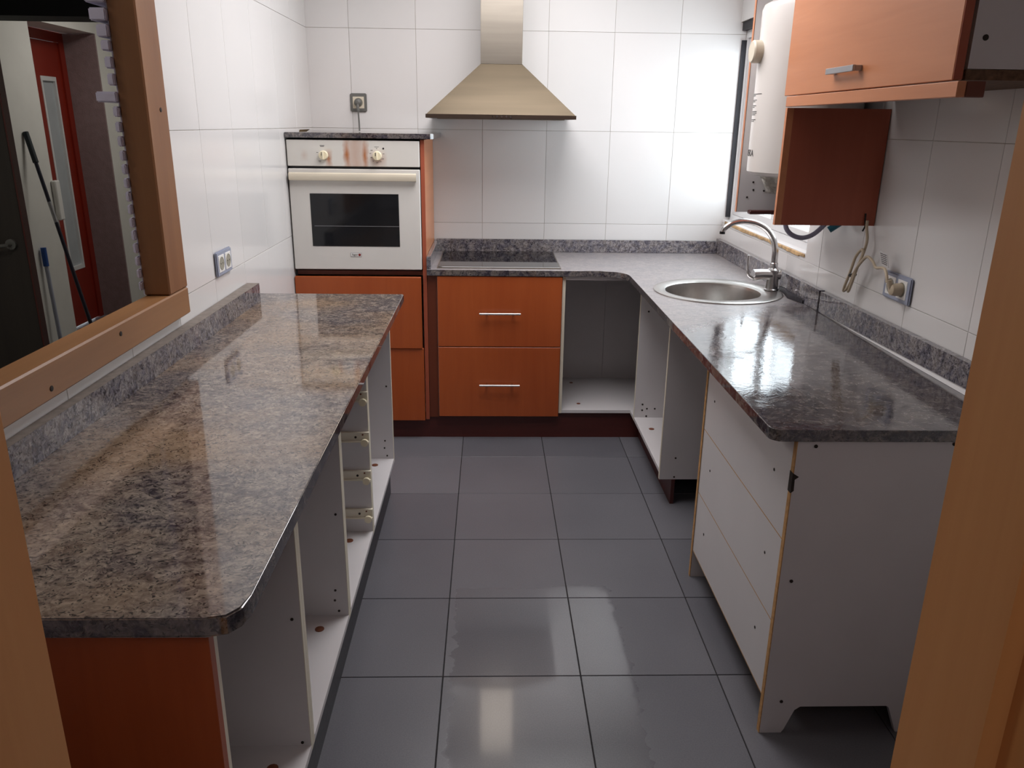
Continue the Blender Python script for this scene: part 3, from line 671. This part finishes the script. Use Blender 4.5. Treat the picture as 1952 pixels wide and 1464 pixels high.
# ------------------------------------------------------------------ L worktop with sink hole
def arc(cx, cy, r, a0, a1, n): return [(cx+r*math.cos(math.radians(a0+(a1-a0)*k/n)), cy+r*math.sin(math.radians(a0+(a1-a0)*k/n))) for k in range(n+1)]
SX, SY = 1.885, -1.065
outer = [(.6255, -.004), (.6255, -.596)] + [(1.445, -.596)] + arc(1.449, -.721, .125, 90, 0, 9) + [(1.574, -2.62)] + arc(1.604, -2.64, .03, 180, 270, 5) + [(2.186, -2.672), (2.186, -.004)]
hole_ = [(SX-.02+.205*math.cos(2*PI*k/48), SY+.205*math.sin(2*PI*k/48)) for k in range(48)]
w2 = thing('worktop', 'L-shaped granite worktop along the back and right walls', 'worktop', (1.9, -1.2, .834))
sb = obj('slab', MB().prism(outer, .836, .865, 'z', holes=[hole_]), 'granite_damp', w2); dark_sides(sb, 'granite_shade_side')
bv = sb.modifiers.new('bevel', 'BEVEL'); bv.width = .003; bv.segments = 2; bv.limit_method = 'ANGLE'; bv.angle_limit = math.radians(50)
obj('upstand', B(.637, 2.164, -.024, -.004, .8655, .933, bev=.001), 'granite_cool', w2)
obj('upstand', MB().box(.6255, .645, -.590, -.025, .8655, .926, bev=.001), 'granite_cool', w2)
obj('upstand', B(2.165, 2.187, -1.432, -.004, .8655, .945, bev=.001), 'granite_cool', w2)
q = MB(); q.hexa([(2.165, -2.665, .888), (2.187, -2.665, .888), (2.187, -1.447, .867), (2.165, -1.447, .867), (2.165, -2.665, .953), (2.187, -2.665, .953), (2.187, -1.447, .943), (2.165, -1.447, .943)])
obj('upstand', q, 'granite_cool', w2)
obj('sealant', MB().hexa([(2.168, -2.665, .8655), (2.187, -2.665, .8655), (2.187, -1.46, .8655), (2.168, -1.46, .8655), (2.168, -2.665, .8878), (2.187, -2.665, .8878), (2.187, -1.46, .8672), (2.168, -1.46, .8672)]), 'silicone', w2, 'white gap strip under the right upstand')
# cooktop
ck = thing('cooktop', 'black glass cooktop with thin metal rim set in the back worktop', 'cooktop', (.97, -.3, .865))
obj('rim', MB().prism([(.672, -.556), (1.268, -.556), (1.268, -.036), (.672, -.036)], .8652, .8695, 'z', bev=.001), 'steel', ck)
obj('glass', B(.677, 1.263, -.551, -.041, .8696, .8715, bev=.001), 'blackglass', ck)
# sink
sk = thing('sink', 'round stainless steel sink set in the right worktop', 'sink', (SX, SY, .72))
R = lambda r, h, dx=0: (r, h, dx, 0)
obj('basin', MB().circ([R(.266, .8655), R(.2655, .869), R(.258, .8715), R(.235, .8695, -.006), R(.203, .868, -.02), R(.197, .864, -.02), R(.194, .850, -.02), R(.190, .77, -.02), R(.180, .725, -.02), R(.155, .712, -.02), R(.04, .708, -.02)], (SX, SY, 0), 'z', 64, cap0=False), 'sinksteel', sk)
obj('drain', MB().circ([R(.038, .7085, -.02), R(.036, .712, -.02), R(.028, .711, -.02)], (SX, SY, 0), 'z', 28), 'chrome', sk)
obj('overflow', MB().circ([(.009, 0), (.009, .003)], (0, 0, 0), 'z', 14, Mx=frame((2.052, -1.10, .835), (0, 1, 0), (-1, 0, 0))), 'black', sk)
# tap
tp = thing('tap', 'brushed steel mixer tap with curved spout behind the sink', 'tap', (2.118, -1.055, .871))
tx, ty = 2.118, -1.055
obj('body', MB().circ([(.030, .8705), (.030, .875), (.0265, .878), (.0245, .93), (.026, .935), (.025, .957), (.015, .965)], (tx, ty, 0), 'z', 28), 'chrome', tp)
obj('cartridge', MB().tube([(tx+.03, ty, .937), (tx+.022, ty, .937), (tx-.05, ty-.004, .937), (tx-.085, ty-.006, .934)], .020, 20, radii=(.0215, .024)), 'chrome', tp)
obj('lever', MB().tube([(tx-.085, ty-.006, .922), (tx-.106, ty-.007, .935), (tx-.112, ty-.007, .962), (tx-.114, ty-.007, 1.000), (tx-.113, ty-.007, 1.018)], .0055, 10, 5), 'chrome', tp)
obj('spout', MB().tube([(tx, ty, .962), (tx, ty, 1.0), (tx-.002, ty, 1.04), (tx-.016, ty, 1.085), (tx-.048, ty, 1.125), (tx-.095, ty, 1.149), (tx-.150, ty, 1.156), (tx-.195, ty, 1.147), (tx-.222, ty, 1.128), (tx-.230, ty, 1.112)], .0115, 18, 5, radii=(.0135, .0105)), 'chrome', tp)
obj('nozzle', MB().circ([(.0115, 1.104), (.0115, 1.114)], (tx-.231, ty, 0), 'z', 18), 'black', tp)
obj('collar', MB().circ([(.0155, .964), (.0165, .968), (.0165, .984), (.0145, .987)], (tx, ty, 0), 'z', 24), 'chrome', tp)
# broken granite shard behind sink
shp = [(2.135, -1.20), (2.150, -1.262), (2.160, -1.30), (2.163, -1.19), (2.163, -1.02), (2.155, -1.10)]
tag(obj('stone_shard', MB().prism([(a, b) for a, b in shp], .8662, .884, 'z', bev=.0015), 'granite_edge'), 'broken dark granite shard lying behind the sink against the upstand', 'stone shard')

# ------------------------------------------------------------------ wall cabinets and boiler
wc = thing('wall_cabinet', 'cherry flap-door wall cabinet with pale bar handle at upper right', 'cabinet', (2.03, -2.2, 1.6))
dd = obj('flap_door', B(1.850, 1.870, -2.672, -1.716, 1.620, 2.20, bev=.0015), 'cherry_lit', wc)
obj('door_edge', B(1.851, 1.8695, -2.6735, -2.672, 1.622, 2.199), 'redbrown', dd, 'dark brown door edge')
obj('handle', MB().prism([(1.834, 1.660), (1.826, 1.664), (1.826, 1.675), (1.834, 1.678)], -2.245, -2.085, 'x').box(1.833, 1.851, -2.235, -2.215, 1.664, 1.674).box(1.833, 1.851, -2.115, -2.095, 1.664, 1.674) if False else
    MB().box(1.826, 1.834, -2.250, -2.080, 1.662, 1.677, bev=.001).box(1.834, 1.851, -2.250, -2.232, 1.663, 1.676).box(1.834, 1.851, -2.098, -2.080, 1.663, 1.676), 'silver', dd)
obj('carcass', MB().box(1.880, 2.186, -2.668, -2.652, 1.642, 2.20).box(1.880, 2.186, -1.765, -1.750, 1.642, 2.20).box(1.880, 2.186, -2.652, -1.765, 2.184, 2.20).box(2.170, 2.186, -2.652, -1.765, 1.642, 2.184), 'melamine', wc)
obj('bottom_board', B(1.878, 2.186, -2.668, -1.750, 1.621, 1.641), 'chip_dark', wc, 'brown raw chipboard bottom board')
hole_disc('screw_hole', (1.905, -2.6685, 1.70), '-y', .006, 'hole', wc)
obj('pelmet', MB().prism([(1.850, 1.587), (1.870, 1.587), (1.870, 1.6185), (1.850, 1.6185)], -2.70, -1.735, 'y' if False else 'y') if False else MB().box(1.848, 1.866, -2.700, -1.742, 1.587, 1.6175, bev=.0015), 'cherry_lit', wc)
obj('pelmet_return', B(1.8665, 1.905, -2.700, -2.684, 1.587, 1.6175, bev=.0015), 'filler', wc)
bc = thing('boiler_cabinet', 'open cherry housing around the water heater at the window', 'cabinet', (2.02, -1.53, 1.22))
for (ya, yb, mm) in ((-1.740, -1.724, 0), (-1.330, -1.314, 1)):
    zt_ = 1.585 if not mm else 2.20
    if not mm:
        sp = obj('side_panel', B(1.877, 2.187, ya, yb, 1.222, zt_), 'redbrown', bc); obj('edge_band', B(1.856, 1.877, ya, yb, 1.222, zt_), 'cherry_lit', sp)
        obj('inner_face', B(1.857, 2.187, yb, yb+.0015, 1.224, zt_), 'melamine', sp)
    else:
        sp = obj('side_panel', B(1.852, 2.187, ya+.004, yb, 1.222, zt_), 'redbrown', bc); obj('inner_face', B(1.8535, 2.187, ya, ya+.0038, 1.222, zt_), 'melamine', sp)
        obj('edge_band', B(1.8505, 1.852, ya, yb, 1.222, zt_), 'cherry_lit', sp)
obj('bottom_batten', B(1.893, 2.187, -1.362, -1.3305, 1.216, 1.230, bev=.003), 'mahogany', bc)
obj('top_panel', B(1.853, 2.187, -1.7235, -1.3305, 2.10, 2.116), 'filler', bc)
panel_holes(bc, [(1.905, 1.331), (1.908, 1.303), (1.887, 1.276), (1.948, 1.300)], -1.3308, .0035)
bo = thing('water_heater', 'white cylindrical electric water heater hung beside the window', 'boiler', (2.0, -1.525, 1.37))
bx, by, brd = 2.0, -1.525, .178
obj('tank', MB().circ([(.150, 1.366), (.168, 1.370), (brd, 1.380), (brd, 1.895), (.172, 1.910), (.150, 1.922), (.08, 1.930), (.02, 1.932)], (bx, by, 0), 'z', 64), 'enamel', bo)
obj('thermostat_dial', MB().circ([(.036, -.150), (.036, -.202), (.032, -.207)], (bx, by+.01, 1.765), 'x', 32), 'cream', bo)
def oncyl(z0, a0):
    def f(v):
        a = a0+v.x/brd; r = brd+.0006+v.z
        return Vector((bx-r*math.cos(a), by-r*math.sin(a), z0+v.y))
    return f
text('brand_lettering', 'TEKA', .031, oncyl(1.440, math.radians(-4)), 'ink', bo)
pl = MB()
for i, (zz, L) in enumerate(((1.632, .05), (1.627, .02), (1.613, .03), (1.608, .022), (1.595, .03), (1.590, .02), (1.576, .036), (1.571, .036), (1.566, .030), (1.550, .034), (1.545, .026))):
    a0 = math.radians(-14); r = brd+.0007
    for k in range(6):
        aa, ab = a0+L*1.7*k/6/brd, a0+L*1.7*(k+.85)/6/brd
        P = [(bx-rr*math.cos(a), by-rr*math.sin(a), z) for z in (zz-.0011, zz+.0011) for (rr, a) in ((r, aa), (r, ab), (r-.001, ab), (r-.001, aa))]
        pl.hexa(P)
obj('printed_notes', pl, 'ink', bo)
obj('pipe_stub', MB().circ([(.012, 1.30), (.012, 1.366)], (1.98, -1.50, 0), 'z', 14).circ([(.012, 1.30), (.012, 1.366)], (2.08, -1.52, 0), 'z', 14), 'chrome', bo)
# plastic document bag taped under the heater
bg = bmesh.new(); NX, NZ = 10, 9; grid = []
for i in range(NX+1):
    for k in range(NZ+1):
        u, v = i/NX, k/NZ
        grid.append(bg.verts.new((1.925+.085*u+.028*(1-v)*.9-.012*v, -1.345-.014*math.sin(7*u+3*v)*math.sin(5*v)-.01*random.random(), 1.372-.078*(1-v)-.010*u)))
for i in range(NX):
    for k in range(NZ): bg.faces.new((grid[i*(NZ+1)+k], grid[(i+1)*(NZ+1)+k], grid[(i+1)*(NZ+1)+k+1], grid[i*(NZ+1)+k+1]))
bgo = obj('plastic_bag', bg, 'bag'); tag(bgo, 'crumpled clear plastic bag hanging just under the water heater', 'bag'); so = bgo.modifiers.new('solid', 'SOLIDIFY'); so.thickness = .0008
# hose
hs = thing('water_hose', 'grey flexible hose looping below the water heater with a teal valve end', 'hose', (2.05, -1.5, 1.15))
obj('hose', MB().tube([(1.98, -1.50, 1.302), (1.978, -1.50, 1.25), (1.982, -1.50, 1.195), (1.998, -1.50, 1.168), (2.025, -1.50, 1.153), (2.055, -1.50, 1.150), (2.085, -1.50, 1.161), (2.112, -1.50, 1.185), (2.135, -1.50, 1.215), (2.15, -1.50, 1.26)], .0085, 12, 5), 'hose', hs)
obj('valve', MB().tube([(2.135, -1.515, 1.180), (2.165, -1.525, 1.205), (2.18, -1.53, 1.225)], .012, 14), 'teal', hs, 'teal valve body')
# heater power cable
pc = thing('power_cable', 'beige power cable bundled and plugged into the right wall socket', 'cable', (2.15, -1.85, 1.0))
X = 2.158
obj('cord', MB().tube([(2.158, -1.750, 1.24), (X, -1.753, 1.215), (X, -1.768, 1.18), (X, -1.758, 1.140), (X, -1.728, 1.085), (X, -1.700, 1.035), (X, -1.684, 1.003), (X-.006, -1.700, 0.996), (X-.01, -1.725, 1.03), (X-.012, -1.752, 1.085), (X-.012, -1.776, 1.13), (X-.008, -1.760, 1.147), (X-.014, -1.735, 1.12), (X-.018, -1.716, 1.06), (X-.018, -1.690, 1.008), (X-.014, -1.684, .994), (X-.012, -1.712, 1.02), (X-.014, -1.745, 1.075), (X-.014, -1.790, 1.118), (X-.012, -1.815, 1.132), (X-.01, -1.850, 1.122), (X-.012, -1.880, 1.108), (X-.016, -1.925, 1.115), (X-.020, -1.955, 1.115), (X-.022, -1.975, 1.10), (X-.022, -1.984, 1.08)], .0047, 10, 5), 'beigecable', pc)
obj('tie', MB().circ([(.013, -.003), (.014, 0), (.013, .003)], (0, 0, 0), 'z', 16, Mx=frame((X-.010, -1.722, 1.056), (1, 0, 0), (0, .45, .9))), 'black', pc)
obj('cable_tie', MB().tube([(2.152, -1.7435, 1.262), (2.153, -1.7445, 1.24), (2.155, -1.746, 1.222), (2.148, -1.747, 1.205)], .0028, 8, 3), 'black', pc)
obj('plug', MB().circ([(.0195, 0), (.0195, .016), (.017, .030), (.010, .034)], (0, 0, 0), 'z', 26, Mx=frame((WR-.013, -1.993, 1.060), (0, -1, 0), (-1, 0, 0))).tube([(X-.012, -1.990, 1.066), (X-.018, -1.987, 1.088)], .008, 12), 'beigecable', pc)
tg = obj('printed_tag', MB().hexa([(X-.006, -1.900, 1.120), (X-.004, -1.900, 1.120), (X-.010, -1.958, 1.120), (X-.012, -1.958, 1.120), (X-.006, -1.872, 1.162), (X-.004, -1.872, 1.162), (X-.010, -1.938, 1.158), (X-.012, -1.938, 1.158)]), 'tag', pc)
tl = MB()
for i in range(6):
    z = 1.126+i*.0055; s = (z-1.12)/.042; a0 = -1.900+.028*s-.006; a1 = -1.958+.020*s+.008; tl.hexa([(X-.0072, a0, z), (X-.006, a0, z), (X-.0115, a1, z), (X-.0127, a1, z), (X-.0072, a0, z+.0022), (X-.006, a0, z+.0022), (X-.0115, a1, z+.0022), (X-.0127, a1, z+.0022)])
obj('tag_print', tl, 'ink', tg)
